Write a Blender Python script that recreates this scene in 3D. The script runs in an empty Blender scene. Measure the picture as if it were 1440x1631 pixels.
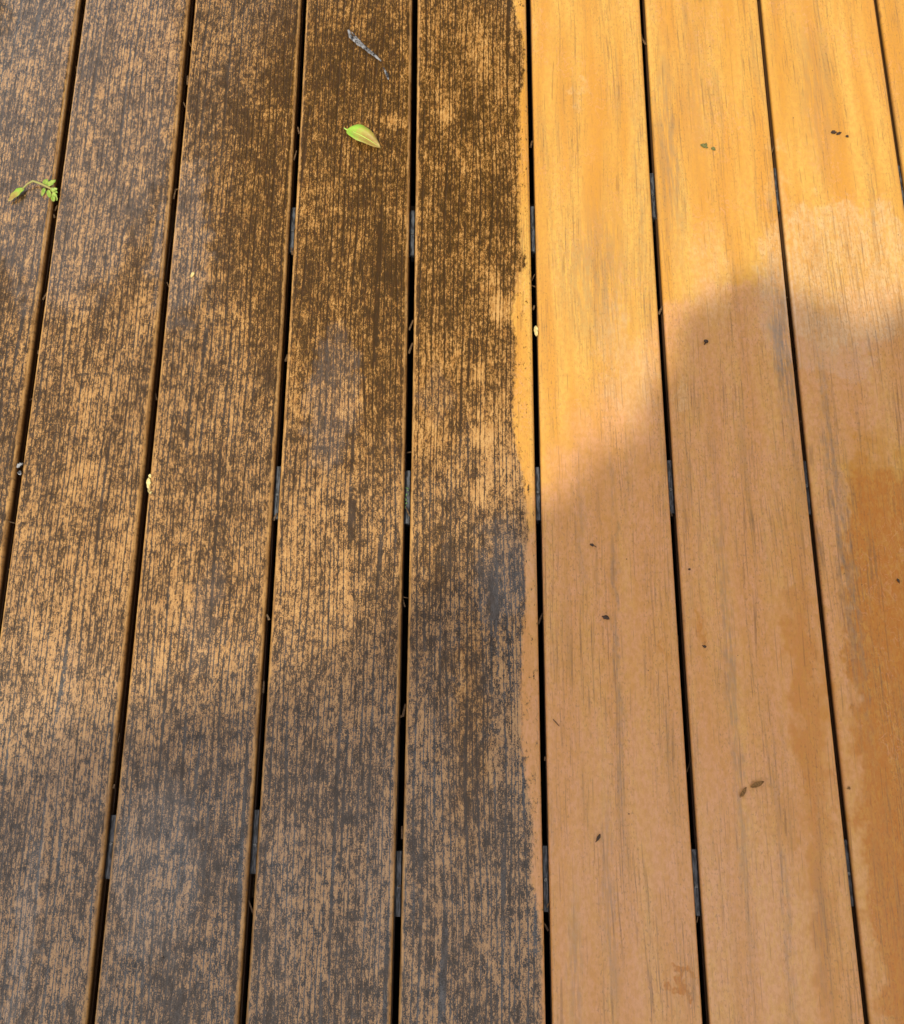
import bpy, bmesh, math, random
from mathutils import Vector, Matrix, noise as mnoise

random.seed(7)
scene = bpy.context.scene
COL = scene.collection

# ---------------------------------------------------------------- camera
cam_d = bpy.data.cameras.new('Camera')
cam_d.sensor_fit = 'HORIZONTAL'; cam_d.sensor_width = 36.0
cam_d.lens = 36.0 * 1450.0 / 1440.0
cam_d.clip_start = 0.02; cam_d.clip_end = 2000.0
cam = bpy.data.objects.new('Camera', cam_d); COL.objects.link(cam)
cam.matrix_world = Matrix(((0.999278, 0.005087, 0.037648, 0.0),
                           (0.005119, 0.963925, -0.266123, 0.0),
                           (-0.037644, 0.266124, 0.963204, 0.955),
                           (0, 0, 0, 1)))
scene.camera = cam
scene.render.resolution_x = 904; scene.render.resolution_y = 1024

# ---------------------------------------------------------------- light
SUN = Vector((-0.36, -0.43, 0.83)).normalized()          # direction towards the sun
elev = math.asin(SUN.z); azim = math.atan2(SUN.x, SUN.y)  # azimuth from +Y, clockwise

world = bpy.data.worlds.new('World'); scene.world = world; world.use_nodes = True
wn, wl = world.node_tree.nodes, world.node_tree.links
wn.clear()
sky = wn.new('ShaderNodeTexSky'); sky.sky_type = 'NISHITA'; sky.sun_disc = False
sky.sun_elevation = elev; sky.sun_rotation = azim
sky.air_density = 1.0; sky.dust_density = 3.0; sky.ozone_density = 1.0
# broken thin white cloud added over the unseen sky to neutralise its light
tc = wn.new('ShaderNodeTexCoord')
cn = wn.new('ShaderNodeTexNoise'); cn.inputs['Scale'].default_value = 2.6
cn.inputs['Detail'].default_value = 6; cn.inputs['Roughness'].default_value = 0.55
wl.new(tc.outputs['Generated'], cn.inputs['Vector'])
cr = wn.new('ShaderNodeMapRange'); cr.inputs[1].default_value = 0.34; cr.inputs[2].default_value = 0.62
cr.inputs[3].default_value = 0.35; cr.inputs[4].default_value = 0.92
wl.new(cn.outputs['Fac'], cr.inputs[0])
cm = wn.new('ShaderNodeMix'); cm.data_type = 'RGBA'
cm.inputs[7].default_value = (7.3, 7.0, 6.55, 1)
wl.new(cr.outputs[0], cm.inputs[0]); wl.new(sky.outputs[0], cm.inputs[6])
bg = wn.new('ShaderNodeBackground'); bg.inputs['Strength'].default_value = 0.124
wo = wn.new('ShaderNodeOutputWorld')
wl.new(cm.outputs[2], bg.inputs['Color']); wl.new(bg.outputs[0], wo.inputs['Surface'])

sun_d = bpy.data.lights.new('Sun', 'SUN'); sun_d.energy = 2.5; sun_d.angle = math.radians(0.53)
sun_d.color = (1.0, 0.965, 0.77)
sun_o = bpy.data.objects.new('Sun', sun_d); COL.objects.link(sun_o)
sun_o.rotation_euler = SUN.to_track_quat('Z', 'Y').to_euler()
sun_o.location = SUN * 12

vs = scene.view_settings
vs.view_transform = 'Standard'; vs.look = 'None'; vs.gamma = 1.0; vs.exposure = 0.40
vs.use_curve_mapping = False
scene.render.engine = 'CYCLES'
scene.cycles.max_bounces = 4; scene.cycles.diffuse_bounces = 2; scene.cycles.glossy_bounces = 2

# ---------------------------------------------------------------- helpers
def link(name, me, mat=None, parent=None):
    o = bpy.data.objects.new(name, me); COL.objects.link(o)
    if mat is not None and me is not None: me.materials.append(mat)
    if parent is not None: o.parent = parent
    return o

def tag(o, label=None, cat=None, group=None, kind=None):
    if label: o['label'] = label
    if cat: o['category'] = cat
    if group: o['group'] = group
    if kind: o['kind'] = kind
    return o

def empty(name, loc=(0, 0, 0), rz=0.0):
    o = bpy.data.objects.new(name, None); COL.objects.link(o)
    o.location = loc; o.rotation_euler = (0, 0, rz); o.empty_display_size = 0.02
    return o

def mesh(name, verts, faces, smooth=False):
    me = bpy.data.meshes.new(name); me.from_pydata([tuple(v) for v in verts], [], faces)
    if smooth:
        for p in me.polygons: p.use_smooth = True
    me.update(); return me

class N:
    """small node-graph helper"""
    def __init__(s, name):
        s.m = bpy.data.materials.new(name); s.m.use_nodes = True
        s.n = s.m.node_tree.nodes; s.l = s.m.node_tree.links; s.n.clear()
        s.out = s.n.new('ShaderNodeOutputMaterial'); s.b = s.n.new('ShaderNodeBsdfPrincipled')
        s.l.new(s.b.outputs[0], s.out.inputs['Surface'])
    def put(s, sock, v):
        if isinstance(v, bpy.types.NodeSocket): s.l.new(v, sock)
        elif isinstance(v, tuple) and len(v) == 3 and sock.type == 'RGBA': sock.default_value = (*v, 1)
        else: sock.default_value = v
    def set(s, key, v): s.put(s.b.inputs[key], v)
    def math(s, op, a, b=None, c=None, clamp=False):
        k = s.n.new('ShaderNodeMath'); k.operation = op; k.use_clamp = clamp
        s.put(k.inputs[0], a)
        if b is not None: s.put(k.inputs[1], b)
        if c is not None: s.put(k.inputs[2], c)
        return k.outputs[0]
    def add(s, a, b): return s.math('ADD', a, b)
    def sub(s, a, b): return s.math('SUBTRACT', a, b)
    def mul(s, a, b): return s.math('MULTIPLY', a, b)
    def mx(s, a, b): return s.math('MAXIMUM', a, b)
    def pos(s):
        g = s.n.new('ShaderNodeNewGeometry'); x = s.n.new('ShaderNodeSeparateXYZ')
        s.l.new(g.outputs['Position'], x.inputs[0]); return x.outputs
    def attr(s, name):
        a = s.n.new('ShaderNodeAttribute'); a.attribute_name = name; return a.outputs['Fac']
    def vec(s, x, y, z=0.0):
        c = s.n.new('ShaderNodeCombineXYZ'); s.put(c.inputs[0], x); s.put(c.inputs[1], y); s.put(c.inputs[2], z)
        return c.outputs[0]
    def noise(s, x, y, sx, sy, det=2.0, rough=0.5, seed=0.0, dist=0.0):
        """2-D noise over the deck, offset by the seed"""
        xx = s.math('MULTIPLY_ADD', x, float(sx), s.mul(seed, 13.7) if isinstance(seed, bpy.types.NodeSocket) else seed * 13.7)
        v = s.vec(xx, s.math('MULTIPLY_ADD', y, float(sy), seed))
        t = s.n.new('ShaderNodeTexNoise'); t.noise_dimensions = '2D'; t.inputs['Scale'].default_value = 1.0
        t.inputs['Detail'].default_value = det; t.inputs['Roughness'].default_value = rough
        t.inputs['Distortion'].default_value = dist
        s.l.new(v, t.inputs['Vector']); return t.outputs['Fac']
    def voro(s, x, y, sx, sy, seed=0.0):
        v = s.vec(s.mul(x, float(sx)), s.mul(y, float(sy)), seed)
        t = s.n.new('ShaderNodeTexVoronoi'); t.inputs['Scale'].default_value = 1.0
        s.l.new(v, t.inputs['Vector']); return t.outputs
    def step(s, v, a, b, lo=0.0, hi=1.0):
        k = s.n.new('ShaderNodeMapRange'); k.interpolation_type = 'SMOOTHSTEP'
        s.put(k.inputs[0], v); s.put(k.inputs[1], a); s.put(k.inputs[2], b)
        k.inputs[3].default_value = lo; k.inputs[4].default_value = hi; return k.outputs[0]
    def mix(s, f, a, b):
        k = s.n.new('ShaderNodeMix'); k.data_type = 'RGBA'; k.clamp_factor = True
        s.put(k.inputs[0], f); s.put(k.inputs[6], a); s.put(k.inputs[7], b); return k.outputs[2]
    def ramp(s, v, stops):
        k = s.n.new('ShaderNodeValToRGB'); e = k.color_ramp.elements
        while len(e) < len(stops): e.new(0.5)
        for q, (p, c) in zip(e, stops): q.position = p; q.color = (*c, 1)
        s.put(k.inputs[0], v); return k.outputs[0]
    def curve(s, v, pts):
        k = s.n.new('ShaderNodeFloatCurve'); c = k.mapping.curves[0]
        while len(c.points) < len(pts): c.points.new(0.5, 0.5)
        for q, p in zip(c.points, pts): q.location = p; q.handle_type = 'VECTOR'
        k.mapping.update(); s.put(k.inputs['Value'], v); return k.outputs[0]
    def ell(s, vec, cx, cy, rx, ry, soft=0.35, hi=1.0):
        """hi inside an ellipse on the deck, 0 outside"""
        k = s.n.new('ShaderNodeVectorMath'); k.operation = 'MULTIPLY_ADD'
        s.l.new(vec, k.inputs[0]); k.inputs[1].default_value = (1 / rx, 1 / ry, 0); k.inputs[2].default_value = (-cx / rx, -cy / ry, 0)
        d = s.n.new('ShaderNodeVectorMath'); d.operation = 'LENGTH'; s.l.new(k.outputs[0], d.inputs[0])
        return s.step(d.outputs['Value'], 1.0 - soft, 1.0 + soft, hi, 0.0)
    def ells(s, vec, rows, lo, hi, op='ADD', soft=None):
        """sum (or maximum) of the ellipses that reach the strip lo < x < hi"""
        acc = None
        for r in rows:
            cx, cy, rx, ry, sf, k = r
            if cx + rx * (1 + sf) < lo or cx - rx * (1 + sf) > hi: continue
            e = s.ell(vec, cx, cy, rx, ry, sf, k)
            acc = e if acc is None else s.math(op, acc, e)
        return 0.0 if acc is None else acc
    def bump(s, h, strength, dist, normal=None):
        k = s.n.new('ShaderNodeBump'); k.inputs['Strength'].default_value = strength
        k.inputs['Distance'].default_value = dist; s.put(k.inputs['Height'], h)
        if normal is not None: s.l.new(normal, k.inputs['Normal'])
        return k.outputs[0]

# ---------------------------------------------------------------- deck board material
PITCH, X0 = 0.146, -0.52644
def gap_x(k): return X0 + PITCH * k

# where more (+) or less (-) of the mould film has gone: x, y, rx, ry, softness, amount
WORN = [(-.46, .42, .06, .14, .8, .03), (-.47, .12, .10, .13, .8, .045), (-.33, .20, .10, .18, .8, .03), (-.17, .20, .06, .11, .8, .03),
        (-.05, .775, .010, .018, .8, .13), (-.115, .767, .012, .009, .8, .15), (.005, .86, .018, .04, .8, .05), (.028, .35, .03, .11, .8, .06),
        (.018, .51, .010, .016, .8, .16), (.008, .545, .010, .02, .8, .08), (-.065, .350, .018, .022, .8, .07), (-.16, .40, .04, .02, .8, .04),
        (-.005, .43, .006, .012, .8, .10), (-.008, .285, .010, .014, .8, .12), (.000, .35, .012, .014, .8, .10), (-.40, .90, .04, .10, .8, .03),
        (-.41, .52, .02, .03, .8, .05), (.030, .04, .012, .02, .8, .12), (.005, .00, .008, .02, .8, .08), (.012, .09, .006, .015, .8, .10),
        (-.16, .80, .08, .12, .8, -.040), (-.11, .50, .03, .12, .8, -.05), (-.02, .66, .07, .16, .8, -.030), (.00, .12, .05, .08, .8, -.02),
        (-.28, .80, .07, .20, .8, -.025), (-.19, .55, .06, .12, .8, -.025), (.02, .20, .02, .05, .8, -.05), (-.30, -.06, .04, .05, .8, -.02),
        (-.45, -.12, .10, .12, .8, .02), (-.16, -.10, .07, .12, .8, .015), (-.02, -.12, .06, .12, .8, .01)]
# bloom and painted shade tint on washed boards, painted wet glare, soaked places, stains
DRY_SHADE = [(.20, -.02, .20, .44, .10, 1.0), (.365, .02, .032, .42, .3, 1.0), (.30, .41, .13, .13, .12, 1.0), (.44, .43, .08, .10, .2, 1.0)]  # bloom, also stretched over the shaded area to tint its shade
PALE_GLARE = [(.415, .55, .10, .095, .10, 1.0), (.262, .55, .028, .055, .4, .55), (.145, .47, .018, .05, .3, .6), (.16, .42, .03, .05, .3, .5),  # pale glare of the wet film put into the base colour
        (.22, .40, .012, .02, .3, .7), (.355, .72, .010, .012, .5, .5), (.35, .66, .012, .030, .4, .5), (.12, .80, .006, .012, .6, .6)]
SOAK = [(.325, .05, .016, .20, .6, .75), (.425, .09, .055, .24, .12, .95), (.408, -.10, .045, .30, .2, .9), (.318, -.12, .012, .12, .7, .7), (.182, -.196, .013, .006, .4, 1.0),
        (.183, .118, .006, .010, .6, .6), (.222, .135, .005, .012, .6, .7), (.29, -.05, .02, .03, .6, .4)]
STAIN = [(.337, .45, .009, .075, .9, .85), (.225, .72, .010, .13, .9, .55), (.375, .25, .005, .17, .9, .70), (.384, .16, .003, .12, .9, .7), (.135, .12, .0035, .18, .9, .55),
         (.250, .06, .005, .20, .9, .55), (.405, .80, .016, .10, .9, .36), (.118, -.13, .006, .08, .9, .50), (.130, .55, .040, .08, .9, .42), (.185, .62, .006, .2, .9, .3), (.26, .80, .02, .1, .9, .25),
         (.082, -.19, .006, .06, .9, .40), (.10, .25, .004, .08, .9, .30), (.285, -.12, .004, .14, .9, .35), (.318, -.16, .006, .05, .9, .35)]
# standing water
POOL = [(-.25, -.22, .60, .30, .45, .42), (-.455, -.16, .012, .12, .5, .8), (-.20, -.13, .02, .12, .5, .6), (-.30, .14, .02, .06, .4, .5), (-.51, .82, .125, .30, .10, 1.0), (-.365, .60, .035, .11, .2, 1.0), (-.175, .40, .03, .08, .25, .9), (-.06, .40, .020, .028, .25, .9),
        (-.33, -.10, .05, .10, .4, .8), (-.44, .02, .02, .10, .5, .5), (.02, .20, .03, .05, .3, .7), (-.10, -.12, .03, .10, .4, .6),
        (.16, .40, .03, .06, .3, .6), (.385, .50, .075, .085, .1, 1.0), (.20, -.16, .13, .14, .5, .5)]
# mould soaked and brown; elsewhere its grey carries painted sky glare
BROWN = [(-.27, .56, .42, .52, .30, .62), (-.10, .68, .27, .42, .35, 1.0), (-.02, .05, .02, .12, .7, .9), (-.06, .22, .015, .06, .7, .7), (-.39, .86, .05, .12, .6, .7)]

WASH_EDGE = [(.0500, -.40), (.0502, -.2356), (.0517, -.1647), (.0487, -.1368), (.0419, -.1085), (.0451, -.0679), (.0432, -.0383),
         (.0353, .0162), (.0346, .0536), (.0369, .1242), (.0415, .1640), (.0402, .2046), (.0455, .2392), (.0418, .3031),
         (.0325, .3471), (.0309, .3844), (.0335, .4225), (.0359, .4692), (.0296, .5011), (.0347, .5251), (.0402, .5536),
         (.0480, .5592), (.0483, .5741), (.0425, .5825), (.0409, .6247), (.0422, .7116), (.0443, .8023), (.0491, .8114),
         (.0512, .8490), (.0495, .8872), (.0427, .9166), (.0383, .9462), (.0380, 1.0)]

def board_material(k):
    """one board's face; each board carries only the marks that lie on it"""
    has_mould, has_clean = k <= 4, k >= 4
    lo, hi = gap_x(k - 1), gap_x(k)
    s = N('mouldy_board' if k < 4 else 'half_washed_board' if k == 4 else 'washed_board')
    px, py, pz = s.pos()
    acr = s.attr('across'); seed = s.attr('seed')
    wob = s.mul(s.sub(s.noise(px, py, 9, 3.5, 1, .5, seed), 0.5), 0.010)   # the grain meanders
    x = s.add(px, wob); y = py
    V = s.vec(x, y)
    # embossed grain: close parallel lines that wander and break off
    ph = s.add(s.math('MULTIPLY', x, 1 / .0056), s.mul(s.noise(x, y, 45, 1.3, 2, .55, s.add(seed, 3.1)), 3.6))
    gl = s.math('ABSOLUTE', s.sub(s.math('FRACT', ph), .5))            # 0 on a line, .5 between lines
    brk = s.noise(x, y, 110, 20, 2, .6, s.add(seed, 5.7))
    fine = s.noise(x, y, 430, 190, 3, .74, s.add(seed, 8.3))
    streak = s.noise(x, y, 280, 22, 2, .6, s.add(seed, 11.3))
    blot = s.noise(x, y, 125, 66, 2, .66, s.add(seed, 23.3))
    wx = s.add(px, s.mul(s.sub(s.noise(px, py, 42, 34, 3, .70, 71.0), .5), .055))
    wy = s.add(py, s.mul(s.sub(s.noise(px, py, 38, 30, 3, .70, 75.0), .5), .095))
    W = s.vec(wx, wy)
    rim = s.add(s.add(s.math('ABSOLUTE', acr), -.006), s.mul(s.sub(blot, .5), .05))
    rimm = s.mul(s.step(rim, .936, .962), s.step(fine, .30, .52, .45, 1.0))
    cov = clean = None

    if has_mould:
        groove = s.mul(s.step(s.add(gl, s.mul(s.sub(fine, .5), .16)), .04, .19, 1.0, 0.0), s.step(brk, 0.26, 0.50, .15, 1.0))
        grit = s.noise(x, y, 1000, 720, 1, .6, s.add(seed, 9.9))
        patch = s.noise(x, y, 24, 10.0, 3, .62, s.add(seed, 17.9))
        c = s.add(s.add(s.mul(fine, .46), s.mul(streak, .13)), s.add(s.mul(patch, .24), s.mul(blot, .30)))
        c = s.add(c, s.mul(s.sub(grit, .5), .28))
        c = s.add(s.add(c, .022 + {0: -.042, 1: -.036, 2: -.036, 3: -.024, 4: -.020}.get(k, -.03)), s.ells(V, WORN, lo, hi))
        c = s.sub(s.add(c, .022), s.mul(groove, .175))
        cov = s.ramp(s.step(c, .37, .86), [(0, (.042, .020, .0048)), (.24, (.072, .035, .0075)), (.40, (.145, .067, .014)),
                                           (.51, (.25, .120, .033)), (.63, (.40, .200, .058)), (1, (.56, .310, .105))])
        rust = s.noise(x, y, 135, 70, 2, .65, s.add(seed, 27.0))
        cov = s.mix(s.mul(s.step(rust, .47, .66), .55), cov, s.mix(s.step(c, .52, .70), (.060, .026, .007), (.36, .155, .032)))
        # grey outside the soaked brown mould puts sky glare into the colour
        brown = s.ells(W, BROWN, lo, hi, 'MAXIMUM')
        dark = s.step(c, .66, .54)
        grey = s.mix(s.step(s.add(s.mul(grit, .5), s.mul(blot, .5)), .38, .60), (.020, .018, .018), (.112, .107, .108))
        cov = s.mix(s.mul(s.mul(s.sub(1.0, brown), dark), s.add(.45, s.mul(s.step(patch, .40, .62), .45))), cov, grey)
        cov = s.mix(s.mul(s.mul(s.sub(1.0, brown), s.sub(1.0, dark)), .55), cov, (.43, .260, .140))  # lighter flecks greyed too, for the same painted glare

    if has_clean:
        tone = s.noise(x, y, 38, 3.2, 2, .55, s.add(seed, 40.2))
        clean = s.mix(s.step(tone, .3, .7), (.59, .272, .046), (.66, .368, .082))
        clean = s.mix(s.step(s.noise(x, y, 20, 2.6, 3, .6, s.add(seed, 44.0)), .42, .66, 0, .50), clean, (.53, .240, .033))
        dry_shade = s.ells(W, DRY_SHADE, lo, hi, 'MAXIMUM'); soak = s.ells(W, SOAK, lo, hi, 'MAXIMUM')
        dry_shade = s.mul(s.sub(1.0, soak), dry_shade)
        curl = s.math('ABSOLUTE', s.sub(s.noise(px, py, 85, 55, 2, .6, 90.0, 1.2), .5))
        rings = s.mul(s.step(curl, .008, .030, 1.0, 0.0), s.step(s.noise(px, py, 14, 9, 2, .5, 95.0), .48, .60))
        clean = s.mix(s.mul(soak, s.step(s.add(s.mul(blot, .5), s.mul(fine, .5)), .38, .54, .50, 1.0)), clean, (.50, .172, .024))
        dry_shade_w = s.mx(s.mul(dry_shade, s.step(s.add(s.mul(blot, .6), s.mul(fine, .4)), .36, .60, .55, 1.0)), s.mul(rings, .55))
        dry_shade_w = s.mul(dry_shade_w, s.step(s.noise(px, py, 30, 9, 3, .6, s.add(seed, 97.0)), .34, .60, .72, 1.0))
        clean = s.mix(s.mul(dry_shade_w, .85), clean, (.67, .330, .165))  # tone also carries the pinker look of the shade
        pale_glare = s.mul(s.ells(W, PALE_GLARE, lo, hi, 'MAXIMUM'), s.step(s.add(s.mul(blot, .6), s.mul(fine, .4)), .34, .58, .35, 1.0))
        clean = s.mix(s.mul(s.mul(pale_glare, s.step(streak, .30, .60, .5, 1.0)), .72), clean, (.67, .43, .215))  # paler colour standing in for glare on wet boards
        # grey-brown streaks left in the grain
        th = s.noise(x, y, 430, 13, 3, .66, s.add(seed, 50.5))
        where = s.noise(x, y, 40, 3.8, 3, .58, s.add(seed, 55.5))
        clean = s.mix(s.mul(s.mul(s.step(th, .50, .72), s.step(where, .38, .68)), .70), clean, (.20, .110, .050))
        broad = s.noise(x, y, 95, 5.2, 3, .62, s.add(seed, 60.1))
        clean = s.mix(s.mul(s.mul(s.step(broad, .50, .74), s.step(where, .40, .66)), .45), clean, (.32, .19, .075))
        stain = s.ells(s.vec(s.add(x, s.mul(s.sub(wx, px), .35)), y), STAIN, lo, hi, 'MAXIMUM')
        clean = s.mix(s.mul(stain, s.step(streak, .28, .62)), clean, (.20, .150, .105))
        pits = s.noise(px, py, 520, 260, 3, .55, s.add(seed, 66.0))
        clean = s.mix(s.mul(s.mul(s.step(pits, .56, .70), s.step(where, .35, .60, .25, 1.0)), .45), clean, (.20, .10, .042))
        mott = s.noise(px, py, 210, 130, 3, .65, s.add(seed, 68.0))
        clean = s.mix(s.step(mott, .38, .66, .0, .42), clean, (.52, .235, .055))
        hair = s.mul(s.step(gl, .03, .12, 1.0, 0.0), s.step(brk, .54, .68))
        clean = s.mix(s.mul(hair, .40), clean, (.17, .085, .035))

    tan = s.mix(s.step(streak, .35, .65), (.33, .160, .045), (.54, .29, .095))
    if has_mould and has_clean:
        # ragged line left by the pressure washer along one edge
        t = s.math('MULTIPLY_ADD', py, 1 / 1.4, .4 / 1.4, clamp=True)
        ex = s.mul(s.curve(t, [((b + .4) / 1.4, a / .06) for a, b in WASH_EDGE]), .06)
        jag = s.mul(s.sub(s.noise(px, py, 240, 150, 3, .7, 33.0), .5), .011)
        washed = s.step(s.sub(s.add(px, jag), ex), -.0028, .0020)
        washed = s.mul(washed, s.step(s.add(s.mul(fine, .6), s.mul(blot, .5)), .36, .46))
        col = s.mix(washed, s.mix(s.mul(rimm, .85), cov, tan), clean)
        m = s.sub(1.0, washed)
    elif has_mould:
        col = s.mix(s.mul(rimm, .85), cov, tan); m = 1.0
    else:
        col = clean; m = 0.0
    col = s.mix(s.step(pz, -.0030, -.0085), col, (.075, .034, .013))      # darker brown down the sides
    s.set('Base Color', col)

    wet = s.ells(W, POOL, lo, hi, 'MAXIMUM')
    h = s.add(s.mul(fine, .60), s.mul(streak, .15)) if not has_mould else s.add(s.mul(groove, -.6), s.add(s.mul(fine, .60), s.mul(grit, .25)))
    nb = s.bump(h, .42 if has_mould else .22, .0010)
    s.set('Normal', nb)
    if has_mould:
        wet_r = s.mx(wet, s.mul(brown, .9))
    else:
        wet_r = wet
    s.set('Roughness', s.math('MULTIPLY_ADD', wet_r, -.30, .50))
    s.set('Specular IOR Level', s.math('MULTIPLY_ADD', wet, .40, .28))
    s.set('Coat Weight', s.mul(wet, s.step(s.add(s.mul(fine, .5), s.mul(streak, .5)), .38, .54, .20, 1.0))); s.set('Coat Roughness', .10); s.set('Coat IOR', 1.45)
    return s.m

MATS = {}
def MAT_BOARD(k):
    q = -4 if k < 0 else 12 if k > 8 else k        # boards beyond the picture share a face
    if q not in MATS: MATS[q] = board_material(q)
    return MATS[q]

def simple(name, c1, c2, sc=(200, 200), rough=.6, spec=.4, metal=0.0, bump=.3, bd=.0006, det=4):
    s = N(name); x, y, z = s.pos()
    n = s.noise(s.add(x, z), s.sub(y, z), sc[0], sc[1], det, .6, 1.7)
    s.set('Base Color', s.mix(s.step(n, .32, .68), c1, c2))
    s.set('Roughness', rough); s.set('Specular IOR Level', spec); s.set('Metallic', metal)
    s.set('Normal', s.bump(n, bump, bd)); return s.m

MAT_JOIST = simple('treated_joist', (.045, .030, .018), (.10, .065, .035), (30, 200), .8, .2)
MAT_SOIL = simple('dark_soil', (.020, .014, .009), (.060, .042, .026), (14, 14), .9, .1, bd=.02)
MAT_CLIP = simple('clip_steel', (.018, .017, .017), (.115, .12, .135), (420, 90), .45, .5, .2)
MAT_SCREW = simple('screw_steel', (.05, .048, .045), (.26, .25, .24), (900, 900), .35, .5, .7)
MAT_BARK = simple('bark', (.06, .042, .028), (.14, .10, .07), (40, 12), .85, .2, bd=.01)

# ---------------------------------------------------------------- ground
g = 60.0
ZG = -0.166
gr = link('ground', mesh('ground', [(-g, -g, ZG), (g, -g, ZG), (g, g, ZG), (-g, g, ZG)], [(0, 1, 2, 3)]), MAT_SOIL)
tag(gr, kind='structure')

# ---------------------------------------------------------------- the deck
deck = tag(empty('wooden_deck', (0, 0, ZG)),
           'wooden deck of long parallel boards, half black with mould and half washed clean orange', 'deck')
INV = Matrix.Translation((0, 0, -ZG))     # children keep world coordinates
def deck_part(name, me, mat, parent=deck):
    o = link(name, me, mat, parent)
    if parent is deck: o.location = (0, 0, -ZG)
    return o

BOW = {0: (0, -.00273, .00098), 1: (-.0055, .00435, .00019), 2: (-.00695, .00601, .00093), 3: (-.00772, .00582, .00072),
       4: (.00019, .0007, -.0009), 5: (.00348, -.0029, -.00104), 6: (.00716, -.00638, .00063), 7: (0, 0, .00064)}
def gap_c(k, y):
    a, b, c = BOW.get(k, (0, 0, 0)); t = min(max(y, -.32), 1.02)
    return gap_x(k) + a * t * t + b * t + c
HALF = {0: .0040, 1: .0040, 2: .0036, 3: .0037, 4: .0031, 5: .0033, 6: .0026, 7: .0025}
def gap_h(k): return HALF.get(k, .003)

Y_A, Y_B, NSEG = -1.5, 2.3, 95
R_TOP = .0042
def board_profile(w):
    """list of (dx from the centre, z), counter-clockwise from lower left"""
    h = w / 2; pr = []
    right = [(h, -R_TOP)]
    right = []
    right += [(h - .001, -.0240), (h + .0003, -.0228), (h + .0003, -.0145), (h - .0085, -.0145), (h - .0085, -.0092), (h, -.0092)]
    for i in range(6):
        a = math.radians(90 * i / 5)
        right.append((h - R_TOP + R_TOP * math.cos(a), -R_TOP + R_TOP * math.sin(a)))
    top = [(h * q, 0.0) for q in (.90, .80, .4, 0, -.4, -.80, -.90)]
    left = [(-a, b) for a, b in reversed(right)]
    return right + top + left

def make_board(k):
    verts, faces, ac = [], [], []
    n = None
    rnd = random.Random(100 + k)
    tilt = rnd.uniform(-.004, .004); lift = rnd.uniform(-.0004, .0004)
    for i in range(NSEG + 1):
        y = Y_A + (Y_B - Y_A) * i / NSEG
        xl = gap_c(k - 1, y) + gap_h(k - 1); xr = gap_c(k, y) - gap_h(k)
        w = xr - xl; xc = (xl + xr) / 2
        pr = board_profile(w); n = len(pr)
        for dx, z in pr:
            verts.append((xc + dx, y, z + lift + tilt * dx)); ac.append(dx / (w / 2))
    for i in range(NSEG):
        for j in range(n):
            a = i * n + j; b = i * n + (j + 1) % n
            faces.append((a, b, b + n, a + n))
    faces.append(tuple(range(n - 1, -1, -1))); faces.append(tuple(range(NSEG * n, NSEG * n + n)))
    me = mesh('deck_board', verts, faces)
    bm = bmesh.new(); bm.from_mesh(me); bmesh.ops.recalc_face_normals(bm, faces=bm.faces[:]); bm.to_mesh(me); bm.free()
    for nm, vals in (('across', ac), ('seed', [k * 7.31 + 20.0] * len(verts))):
        at = me.attributes.new(nm, 'FLOAT', 'POINT'); at.data.foreach_set('value', vals)
    for p in me.polygons: p.use_smooth = len(p.vertices) == 4
    me.set_sharp_from_angle(angle=math.radians(40))
    return me

PART_LABEL = {3: 'mould-blackened board with a green leaf on it', 4: 'mould-blackened board with one edge washed clean'}
for k in range(-7, 16):
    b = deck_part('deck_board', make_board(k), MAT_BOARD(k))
    b['label'] = PART_LABEL.get(k, 'mould-blackened board' if k <= 4 else 'clean orange board')

def box_bm(bm, x0, x1, y0, y1, z0, z1):
    v = [bm.verts.new((x, y, z)) for z in (z0, z1) for x, y in ((x0, y0), (x1, y0), (x1, y1), (x0, y1))]
    for f in ((3, 2, 1, 0), (4, 5, 6, 7), (0, 1, 5, 4), (1, 2, 6, 5), (2, 3, 7, 6), (3, 0, 4, 7)):
        bm.faces.new([v[i] for i in f])

XA, XB = gap_x(-8), gap_x(15)
JOISTS = (-1.30, -.90, -.502, -.109, .290, .640, 1.03, 1.43, 1.83, 2.2)
for yj in JOISTS:
    bm = bmesh.new(); box_bm(bm, XA + .01, XB - .01, yj - .0225, yj + .0225, ZG, -.0246)
    me = bpy.data.meshes.new('joist'); bm.to_mesh(me); bm.free()
    deck_part('joist', me, MAT_JOIST)

def clip_mesh(L):
    bm = bmesh.new()
    # two wings in the board slots, a raised centre bar and turned-up ends
    box_bm(bm, -.0100, -.0024, -L / 2, L / 2, -.0132, -.0115)
    box_bm(bm, .0024, .0100, -L / 2, L / 2, -.0132, -.0115)
    box_bm(bm, -.0024, .0024, -L / 2, L / 2, -.0126, -.0082)
    box_bm(bm, -.0020, .0020, -L / 2, L / 2, -.0246, -.0126)
    bmesh.ops.bevel(bm, geom=bm.edges[:], offset=.0004, segments=1, affect='EDGES')
    me = bpy.data.meshes.new('fastening_clip'); bm.to_mesh(me); bm.free(); return me

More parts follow.
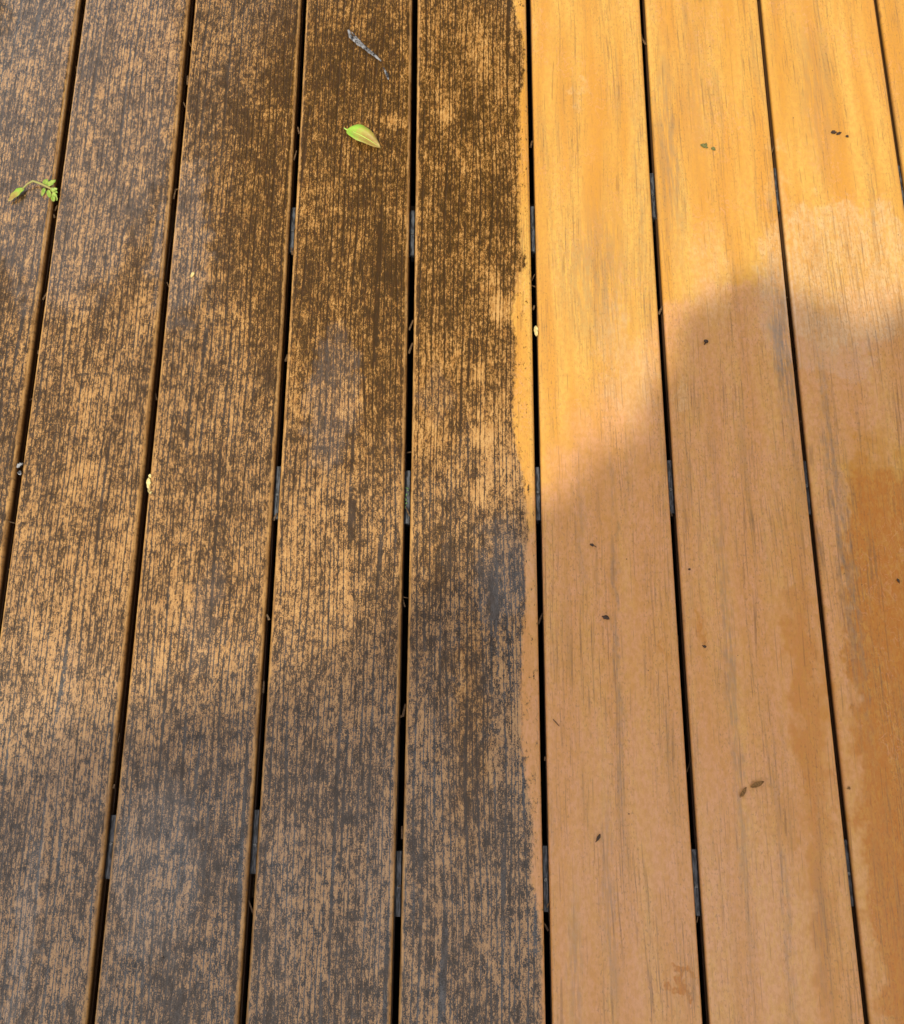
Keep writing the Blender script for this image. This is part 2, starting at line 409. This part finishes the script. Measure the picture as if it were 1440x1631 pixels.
def screw_mesh():
    bm = bmesh.new()
    bmesh.ops.create_cone(bm, cap_ends=True, segments=12, radius1=.0022, radius2=.0016, depth=.0012)
    bmesh.ops.create_cone(bm, cap_ends=True, segments=6, radius1=.0007, radius2=.0007, depth=.0014)
    me = bpy.data.meshes.new('screw'); bm.to_mesh(me); bm.free(); return me
CLIP = clip_mesh(.061); CLIP.materials.append(MAT_CLIP)
SCREW = screw_mesh(); SCREW.materials.append(MAT_SCREW)
ROWS = {4: (.618, .287, -.109), 3: (.615, .284, -.115), 2: (.622, .290, -.077), 1: (-.083,), 0: (-.09,),
        5: (.661, .294, -.111), 6: (.665, .292, -.101), 7: (.665, .290, -.10)}
for k in range(-7, 15):
    for yc in ROWS.get(k, (.64, .29, -.109)):
        o = bpy.data.objects.new('fastening_clip', CLIP); COL.objects.link(o); o.parent = deck
        o.location = (gap_c(k, yc), yc, -ZG)
        sc = bpy.data.objects.new('screw', SCREW); COL.objects.link(sc); sc.parent = o
        sc.location = (0, random.uniform(-.004, .004), -.0080)

# ---------------------------------------------------------------- unseen trees added for their shade and reflections on the deck
def leaf_material(name, c1, c2):
    s = N(name); x, y, z = s.pos()
    n = s.noise(s.add(x, z), s.sub(y, z), 6, 6, 2, .5, 2.2)
    s.set('Base Color', s.mix(s.step(n, .35, .65), c1, c2)); s.set('Roughness', .5); s.set('Specular IOR Level', .3)
    return s.m
MAT_LEAFY = leaf_material('tree_leaves', (.035, .065, .018), (.075, .11, .030))

def tube(bm, pts, rads, seg=8):
    rings = []
    for i, p in enumerate(pts):
        d = (Vector(pts[min(i + 1, len(pts) - 1)]) - Vector(pts[max(i - 1, 0)])).normalized()
        a = d.orthogonal().normalized(); b = d.cross(a)
        rings.append([bm.verts.new(Vector(p) + (a * math.cos(t) + b * math.sin(t)) * rads[i]) for t in [2 * math.pi * q / seg for q in range(seg)]])
    for r0, r1 in zip(rings, rings[1:]):
        for q in range(seg): bm.faces.new((r0[q], r0[(q + 1) % seg], r1[(q + 1) % seg], r1[q]))
    bm.faces.new(rings[0][::-1]); bm.faces.new(rings[-1])

def leaf_cloud(points, rnd):
    verts, faces = [], []
    for p, size in points:
        n = Vector((rnd.gauss(0, .5), rnd.gauss(0, .5), 1)).normalized()
        a = n.orthogonal().normalized(); a = Matrix.Rotation(rnd.uniform(0, 6.28), 3, n) @ a; b = n.cross(a)
        i = len(verts); w = size * .42
        verts += [p - a * size * .6, p - a * size * .15 + b * w, p + a * size * .25 + b * w * .8, p + a * size * .7 - n * size * .15,
                  p + a * size * .25 - b * w * .8, p - a * size * .15 - b * w]
        faces += [(i, i + 1, i + 2, i + 5), (i + 2, i + 3, i + 4, i + 5)]
    return mesh('crown', verts, faces)

# edge of the shade as it lies on the deck, x -> y (shade is on the near side of it)
SHADE = [(-1.4, -.10), (-.80, -.03), (-.50, .010), (-.378, .065), (-.234, .098), (-.09, .151), (.017, .238), (.065, .285), (.107, .308),
         (.1625, .332), (.195, .378), (.209, .430), (.239, .470), (.271, .515), (.308, .530), (.345, .520), (.375, .492), (.405, .475), (.44, .478), (.477, .50),
         (.6, .53), (.8, .5), (1.2, .45), (2.0, .4)]
def shade_y(x):
    for (a, b), (c, d) in zip(SHADE, SHADE[1:]):
        if x <= c: return b + (d - b) * (x - a) / (c - a) if x >= a else b
    return SHADE[-1][1]

rnd = random.Random(21)
pts = []
while len(pts) < 15000:
    x = rnd.uniform(-1.5, 1.6); y = rnd.uniform(-1.3, .56)
    d = shade_y(x) - y                       # distance inside the shade
    left = min(max((.24 - x) / .42, 0), 1)   # the shade of the higher branches is softer
    size = rnd.uniform(.05, .085)
    need = .012 + .05 * left
    if d < need * rnd.uniform(.2, 1.1): continue
    hgt = rnd.uniform(3.2, 4.4) + left * rnd.uniform(1.5, 5.0)
    if left > .1 and d < .16 and rnd.random() < .45: continue
    if d > .7 and rnd.random() < .4: continue
    pts.append((Vector((x, y, 0)) + SUN * (hgt / SUN.z), size))  # leaf set sunward, so the crown follows the wanted shade outline
tree = tag(empty('added_shade_tree', (-2.7, -3.3, ZG)), 'added leafy tree, unseen behind the deck, crown shaped to shade the near boards', 'tree')
o = link('crown', leaf_cloud(pts, rnd), MAT_LEAFY, tree); o.matrix_parent_inverse = Matrix.Translation((2.7, 3.3, -ZG))
bm = bmesh.new()
base = Vector((-2.7, -3.3, ZG)); fork = Vector((-2.5, -3.1, 2.6))
tube(bm, [base, base + Vector((.05, .05, .5)), fork], [.17, .13, .10])
for _ in range(9):
    q = rnd.choice(pts)[0]
    tube(bm, [fork - Vector((0, 0, .05)), (fork + q) / 2 + Vector((0, 0, .25)), q], [.06, .035, .008], 6)
me = bpy.data.meshes.new('trunk'); bm.to_mesh(me); bm.free()
o = link('trunk', me, MAT_BARK, tree); o.matrix_parent_inverse = Matrix.Translation((2.7, 3.3, -ZG))

rnd = random.Random(5)
pts = []
lobes = [(Vector((rnd.uniform(-.75, 4.2), rnd.uniform(3.6, 5.0), rnd.uniform(3.0, 5.4))), rnd.uniform(.5, .9)) for _ in range(24)]
lobes += [(Vector((-.35, 3.5, 5.2)), .75), (Vector((-.15, 3.2, 6.0)), .8), (Vector((.25, 3.1, 6.4)), .75), (Vector((-.55, 3.6, 4.4)), .6)]  # lobes added where the boards should reflect dark instead of sky
for c0, r0 in lobes:
    for _ in range(420):
        v = Vector((rnd.gauss(0, 1), rnd.gauss(0, 1), rnd.gauss(0, 1))).normalized() * r0 * rnd.uniform(.6, 1.0)
        pts.append((c0 + v, rnd.uniform(.10, .16)))
tree = tag(empty('added_dark_tree', (1.6, 4.4, ZG)), 'added dark leafy tree, unseen beyond the deck, shaped to dim the sky reflections', 'tree')
o = link('crown', leaf_cloud(pts, rnd), MAT_LEAFY, tree); o.matrix_parent_inverse = Matrix.Translation((-1.6, -4.4, -ZG))
bm = bmesh.new(); base = Vector((1.6, 4.4, ZG)); fork = Vector((1.65, 4.35, 2.4))
tube(bm, [base, base + Vector((0, 0, 1)), fork], [.22, .17, .14])
for c0, r0 in lobes[:14]:
    tube(bm, [fork - Vector((0, 0, .05)), (fork + c0) / 2 + Vector((0, 0, .2)), c0], [.08, .05, .015], 6)
me = bpy.data.meshes.new('trunk'); bm.to_mesh(me); bm.free()
o = link('trunk', me, MAT_BARK, tree); o.matrix_parent_inverse = Matrix.Translation((-1.6, -4.4, -ZG))

# ---------------------------------------------------------------- fallen bits on the deck
def along_material(name, stops, rough=.45, attr='t', spec=.5, sss=0.0):
    s = N(name); x, y, z = s.pos(); t = s.attr(attr)
    n = s.noise(x, y, 300, 300, 3, .6, 4.4)
    s.set('Base Color', s.ramp(s.add(t, s.mul(s.sub(n, .5), .5)), stops))
    s.set('Roughness', rough); s.set('Specular IOR Level', spec)
    s.set('Normal', s.bump(s.noise(x, y, 700, 700, 2, .5, 2.0), .3, .0004)); return s.m

def set_t(me, vals):
    a = me.attributes.new('t', 'FLOAT', 'POINT'); a.data.foreach_set('value', vals)

def leaf_blade(L, W, fold=.25, curl=.1, n=12, lift=.0008, thick=.0004):
    """leaf along +X from the stalk, folded at the midrib, with thickness"""
    verts, t, faces = [], [], []
    cols = (-1, -.55, 0, .55, 1)
    for side in (1, 0):
        for i in range(n + 1):
            u = i / n
            w = W / 2 * (math.sin(math.pi * min(max(u, .0), 1.0) ** .8) ** .75) + .0002
            for c in cols:
                wig = .0006 * math.sin(u * 17 + c * 3)
                z = lift + abs(c) * w * fold + curl * L * (u - .45) ** 2 + wig * abs(c) + (thick if side else 0)
                verts.append((u * L, c * w, z)); t.append(u * .85 + (1 - abs(c)) * .22)
    m = len(cols); K = (n + 1) * m
    for i in range(n):
        for j in range(m - 1):
            a = i * m + j
            faces.append((a, a + m, a + m + 1, a + 1)); faces.append((a + K, a + 1 + K, a + m + 1 + K, a + m + K))
    ring = [j for j in range(m)] + [i * m + m - 1 for i in range(1, n + 1)] + [n * m + j for j in range(m - 2, -1, -1)] + [i * m for i in range(n - 1, 0, -1)]
    for a, b in zip(ring, ring[1:] + ring[:1]): faces.append((a, b, b + K, a + K))
    me = mesh('blade', verts, faces, True); set_t(me, t); return me

def tube_obj(name, pts, rads, mat, parent, seg=6, tv=None):
    bm = bmesh.new(); tube(bm, [Vector(p) for p in pts], rads, seg)
    me = bpy.data.meshes.new(name); bm.to_mesh(me); bm.free()
    for p in me.polygons: p.use_smooth = True
    if tv is not None: set_t(me, [tv] * len(me.vertices))
    return link(name, me, mat, parent)

MAT_GREEN = along_material('fresh_leaf', [(0, (.30, .55, .035)), (.30, (.27, .45, .040)), (.5, (.38, .33, .06)), (.75, (.33, .21, .045)), (1, (.42, .30, .09))])
MAT_RIB = simple('leaf_rib', (.50, .70, .16), (.42, .60, .10), (400, 400), .5)
MAT_SPRIG = simple('sprig_green', (.22, .36, .04), (.36, .42, .08), (260, 260), .5)
MAT_STALK = simple('sprig_stalk', (.34, .26, .08), (.30, .30, .09), (260, 260), .6)
MAT_GREYW = simple('wet_grey_scrap', (.022, .020, .022), (.30, .29, .30), (150, 150), .16, .8, det=2)
MAT_SEED = simple('dark_seed', (.030, .016, .008), (.075, .038, .018), (600, 600), .5)
MAT_HUSK = simple('brown_husk', (.17, .080, .016), (.32, .16, .040), (500, 500), .5)
MAT_LITTER = simple('gap_litter', (.05, .024, .009), (.16, .085, .030), (500, 500), .6)
MAT_STRAW = simple('straw', (.62, .46, .16), (.74, .60, .28), (500, 500), .5)
MAT_FLAKE = simple('green_flake', (.10, .11, .025), (.20, .17, .05), (500, 500), .6)
MAT_MOSS = simple('moss', (.05, .10, .03), (.20, .32, .12), (900, 900), .7)

# the green leaf
lf = tag(empty('green_leaf', (-.1700, .7545, 0), math.atan2(-.0254, .0412)),
         'small bright green leaf turning yellow at its tip, lying on a mouldy board', 'leaf')
link('blade', leaf_blade(.050, .021, .45, -.34, 14, .0046), MAT_GREEN, lf)
tube_obj('stem', [(-.0045, .0006, .0012), (0, 0, .0014), (.012, 0, .0016)], [.0007, .0009, .0005], MAT_RIB, lf)
tube_obj('midrib', [(.010, 0, .0042), (.0225, 0, .0052), (.034, 0, .0044), (.046, 0, .0016)], [.0005, .0005, .0004, .0002], MAT_RIB, lf)

# the sprig caught in a gap
sp = tag(empty('leafy_sprig', (-.5543, .6866, 0)), 'green sprig with a bright bud, caught in a gap between mouldy boards', 'sprig')
def P(x, y, z): return (x + .5543, y - .6866, z)
tube_obj('stalk', [P(-.568, .677, .003), P(-.561, .683, .005), P(-.5543, .6866, .006), P(-.546, .684, .005), P(-.5346, .679, .003), P(-.526, .674, .000)],
         [.0009, .0012, .0014, .0015, .0015, .0010], MAT_STALK, sp)
bud = link('bud', leaf_blade(.026, .0085, .55, .05, 10, .001), MAT_GREEN, sp)
bud.location = P(-.5655, .6792, .0015); bud.rotation_euler = (0, 0, math.atan2(-.0165, -.0150))
for (x, y, a, L, W) in ((-.541, .682, 75, .010, .006), (-.537, .681, 40, .013, .006), (-.533, .678, -30, .011, .005), (-.535, .676, -75, .012, .005),
                        (-.540, .679, -105, .012, .004), (-.529, .672, -60, .012, .006), (-.531, .675, 15, .008, .004), (-.528, .667, -80, .008, .005)):
    q = link('leaflet', leaf_blade(L, W, .4, .15, 6, .0), MAT_SPRIG, sp)
    q.location = P(x, y, .0025); q.rotation_euler = (random.uniform(-.5, .5), random.uniform(-.2, .2), math.radians(a))

# the grey wet scrap: a crumpled ribbon and a loose end of it
def ribbon(path, widths, seed):
    rn = random.Random(seed); verts, faces = [], []
    n = 26; m = 6
    def at(u):
        f = u * (len(path) - 1); i = min(int(f), len(path) - 2); k = f - i
        return Vector(path[i]).lerp(Vector(path[i + 1]), k), widths[i] * (1 - k) + widths[i + 1] * k
    for i in range(n + 1):
        u = i / n; c, w = at(u); d = (at(min(u + .02, 1))[0] - at(max(u - .02, 0))[0]).normalized()
        s_ = Vector((-d.y, d.x, 0))
        for j in range(m):
            a = 2 * math.pi * j / m
            bulge = 1 + .45 * mnoise.noise(Vector((u * 13, j * 1.3, seed)))
            verts.append(c + s_ * math.cos(a) * w * bulge + Vector((0, 0, max(.0002, (.55 + .5 * math.sin(a) * bulge) * w))))
    for i in range(n):
        for j in range(m):
            a = i * m + j; b = i * m + (j + 1) % m; faces.append((a, b, b + m, a + m))
    faces.append(tuple(range(m - 1, -1, -1))); faces.append(tuple(range(n * m, n * m + m)))
    return mesh('scrap', verts, faces)
wz = tag(empty('grey_scrap', (-.1566, .8818, 0)), 'thin grey twisted scrap glistening wet on a mouldy board', 'debris')
def Q(x, y): return (x + .1566, y - .8818, .0004)
link('strand', ribbon([Q(-.1735, .905), Q(-.1700, .894), Q(-.160, .884), Q(-.148, .873), Q(-.138, .864), Q(-.130, .856)], [.0012, .0026, .0030, .0024, .0020, .0006], 3), MAT_GREYW, wz)
link('strand', ribbon([Q(-.1690, .902), Q(-.160, .889), Q(-.150, .878)], [.0005, .0012, .0006], 8), MAT_GREYW, wz)
link('strand', ribbon([Q(-.1270, .846), Q(-.1225, .836), Q(-.1200, .828)], [.0006, .0018, .0008], 5), MAT_GREYW, wz)

def pebble(rx, ry, rz, seed, sub=2):
    bm = bmesh.new(); bmesh.ops.create_icosphere(bm, subdivisions=sub, radius=1)
    for v in bm.verts:
        k = 1 + .35 * mnoise.noise(v.co * 1.6 + Vector((seed, 0, 0)))
        v.co = Vector((v.co.x * rx * k, v.co.y * ry * k, (v.co.z + .75) * rz * k))
    lo = min(v.co.z for v in bm.verts)
    for v in bm.verts: v.co.z -= lo
    me = bpy.data.meshes.new('seed'); bm.to_mesh(me); bm.free()
    for p in me.polygons: p.use_smooth = True
    return me

def seed_thing(name, x, y, rx, ry, rot, mat, label, cat, sd, tail=0.0, z=.0002, rz=None):
    t = tag(empty(name, (x, y, z), math.radians(rot)), label, cat)
    link('kernel', pebble(rx, ry, rz or ry * .8, sd), mat, t)
    tl = tail or rx * .5
    tube_obj('stalk', [(-rx * .7, 0, ry * .6), (-rx - tl * .5, .0003, ry * .5), (-rx - tl, .0006, ry * .2)], [ry * .35, ry * .25, ry * .12], mat, t, 5)
    return t
seed_thing('seed', .1130, .2262, .0024, .0014, 160, MAT_SEED, 'reddish dark seed on clean board beside a grey grain streak', 'seed', 1.0, .003)
seed_thing('seed', .1247, .1479, .0034, .0023, -15, MAT_SEED, 'plump black seed, the biggest on the clean boards', 'seed', 2.0, .001)
seed_thing('seed', .2498, .4624, .0021, .0028, 70, MAT_SEED, 'dark seed at the edge of the rounded shadow on clean board', 'seed', 3.0, .002)
seed_thing('seed', .1087, -.0697, .0035, .0016, 60, MAT_SEED, 'slim dark seed tilted on clean board near a grey stain', 'seed', 4.0, .002)
seed_thing('seed', .2250, .1178, .0018, .0014, -20, MAT_SEED, 'tiny dark seed beside an orange stain and the gap between clean boards', 'seed', 5.0)
seed_thing('seed', .3567, -.0215, .0015, .0015, 30, MAT_HUSK, 'tiny brown seed on the rim of a deep orange board', 'seed', 6.0)
seed_thing('seed', .2147, .1994, .0012, .0011, 10, MAT_SEED, 'pinhead dark seed close beside a gap between clean boards, the smallest', 'seed', 7.0)
seed_thing('seed', .4302, .1867, .0022, .0013, 120, MAT_SEED, 'small dark seed on the wet deep orange board', 'seed', 8.0)

def flakes(name, bits, mat, label, cat):
    c = bits[0]; t = tag(empty(name, (c[0], c[1], 0)), label, cat)
    for i, (x, y, L, W, a) in enumerate(bits):
        q = link('fragment', leaf_blade(L, W, .5, .2, 6, .0003), mat, t)
        q.location = (x - c[0] - .5 * L * math.cos(math.radians(a)), y - c[1] - .5 * L * math.sin(math.radians(a)), .0001); q.rotation_euler = (0, 0, math.radians(a))
    return t
flakes('leaf_crumb', [(.2655, .7208, .010, .0045, -30), (.2675, .7225, .006, .003, 80), (.2762, .7168, .006, .004, -40)], MAT_FLAKE,
       'olive green leaf crumb in pieces on sunny clean board', 'leaf crumb')
flakes('leaf_crumb', [(.4215, .7366, .007, .0045, 0), (.4275, .7350, .007, .003, 25), (.4369, .7307, .004, .003, -30)], MAT_SEED,
       'dark leaf crumbs scattered in a short row on sunny board by the groove', 'leaf crumb')
hk = tag(empty('seed_husk', (.2600, -.0225, 0)), 'brown split seed husk in two slim pieces on shaded clean board', 'seed husk')
for (x, y, L, W, a) in ((.2675, -.0185, .015, .0042, 22), (.2530, -.0262, .012, .0032, 55)):
    q = link('husk_half', leaf_blade(L, W, .9, .08, 8, .0006, .0006), MAT_HUSK, hk)
    q.location = (x - .26 - .5 * L * math.cos(math.radians(a)), y + .0225 - .5 * L * math.sin(math.radians(a)), 0); q.rotation_euler = (0, 0, math.radians(a))
nd = tag(empty('plant_needle', (.0698, .0405, 0)), 'short dark needle lying near the gap on clean board', 'needle')
tube_obj('needle', [(-.0030, .0036, .0006), (0, .0002, .0009), (.0034, -.0036, .0006)], [.0003, .0005, .0003], MAT_SEED, nd)

def gap_bits(name, x, y, z, mat, label, cat, parts, seed):
    rn = random.Random(seed); t = tag(empty(name, (x, y, z)), label, cat)
    for dx, dy, L, W, a, dz in parts:
        q = link('fragment', leaf_blade(L, W, .6, .2, 6, 0, .0006), mat, t)
        q.location = (dx, dy, dz); q.rotation_euler = (rn.uniform(-.4, .4), rn.uniform(-.2, .2), math.radians(a))
    return t
gap_bits('straw_bit', .0577, .487, -.0105, MAT_STRAW, 'yellow straw bit in the gap beside the half-washed board', 'straw', [(0, 0, .013, .005, -88, .0075), (.0005, -.006, .008, .003, -80, .0085)], 1)
gap_bits('straw_bit', -.3760, .3060, -.0100, MAT_STRAW, 'pale straw bit standing in a gap between mouldy boards', 'straw', [(0, 0, .016, .0055, -82, .0085), (.0012, -.013, .008, .004, -70, .0085), (.001, .004, .005, .003, -80, .009)], 2)
gap_bits('pale_flake', -.3456, .5610, 0, MAT_STRAW, 'tiny cream flake lying on mouldy board beside the groove', 'flake', [(0, 0, .008, .0032, -115, .0002)], 3)
gap_bits('leaf_scrap', -.5242, .3180, -.0085, MAT_GREYW, 'grey leaf scrap bridging the same gap as the green sprig', 'leaf scrap', [(-.003, 0, .009, .005, 30, .0085), (0, -.004, .006, .004, -60, .0085)], 4)
ms = tag(empty('moss_tuft', (-.0878, .2830, -.0082)), 'green moss tuft growing on a clip in the gap between mouldy boards', 'moss')
for i in range(14):
    q = link('moss_clump', pebble(random.uniform(.0007, .0013), random.uniform(.0007, .0013), .001, i * 1.7, 1), MAT_MOSS, ms)
    q.location = (random.uniform(-.0018, .0018), random.uniform(-.014, .014), 0)

# crumbs of dirt over the boards and in the gaps
def grit_mesh():
    rn = random.Random(77); verts, faces = [], []
    def crumb(x, y, z, r):
        i = len(verts)
        for dx, dy, dz in ((1, 0, .3), (0, 1, .4), (-1, 0, .3), (0, -1, .4), (0, 0, 1), (0, 0, -.05)):
            verts.append((x + dx * r * rn.uniform(.6, 1.3), y + dy * r * rn.uniform(.6, 1.6), z + dz * r * rn.uniform(.6, 1)))
        for a, b in ((0, 1), (1, 2), (2, 3), (3, 0)): faces.append((i + a, i + b, i + 4)); faces.append((i + b, i + a, i + 5))
    for _ in range(900):
        x = rn.uniform(-1.2, 1.2); y = rn.uniform(-1.0, 1.6)
        k = math.floor((x - X0) / PITCH)
        if min(abs(x - gap_c(k, y)), abs(x - gap_c(k + 1, y))) < .008: continue
        if x > .06 and rn.random() < .72: continue
        crumb(x, y, 0, rn.choice((.0005, .0006, .0007, .0009, .0012)))
    return mesh('grit', verts, faces)
tag(link('grit', grit_mesh(), MAT_SEED), kind='stuff')

def gap_litter_mesh():
    rn = random.Random(78); verts, faces = [], []
    for k in range(-3, 11):
        for _ in range(26):
            y = rn.uniform(-.5, 1.2); x = gap_c(k, y) + rn.uniform(-.002, .002); z = -.0246 if any(abs(y - j) < .02 for j in JOISTS) else ZG
            r = rn.uniform(.0008, .002); i = len(verts)
            for dx, dy, dz in ((1, 0, .3), (0, 1, .4), (-1, 0, .3), (0, -1, .4), (0, 0, 1.2), (0, 0, -.05)):
                verts.append((x + dx * r, y + dy * r * rn.uniform(.8, 2.5), z + dz * r))
            for a, b in ((0, 1), (1, 2), (2, 3), (3, 0)): faces.append((i + a, i + b, i + 4)); faces.append((i + b, i + a, i + 5))
    for k in range(-3, 11):
        for _ in range(13):
            y = rn.uniform(-.5, 1.2); hw = gap_h(k); z = rn.uniform(-.012, -.004); x = gap_c(k, y)
            a = rn.uniform(-.5, .5) + (math.pi / 2 if rn.random() < .75 else 0); L = rn.uniform(.002, .007); w = rn.uniform(.0004, .0014)
            ux, uy = math.cos(a), math.sin(a); i = len(verts)
            if abs(ux) * L > hw: L = hw / max(abs(ux), .2)
            x += rn.choice((-1, 1)) * max(hw - abs(ux) * L - abs(uy) * w, 0) * .9
            for q, r, dz in ((-1, -1, 0), (1, -.6, .0004), (1, .6, .0004), (-1, 1, 0)):
                for h in (0, .0008): verts.append((x + ux * q * L - uy * r * w, y + uy * q * L + ux * r * w, z + dz + h))
            for f in ((1, 3, 5, 7), (6, 4, 2, 0), (0, 2, 3, 1), (2, 4, 5, 3), (4, 6, 7, 5), (6, 0, 1, 7)): faces.append(tuple(i + q for q in f))
    return mesh('gap_litter', verts, faces)
tag(link('gap_litter', gap_litter_mesh(), MAT_LITTER), kind='stuff')
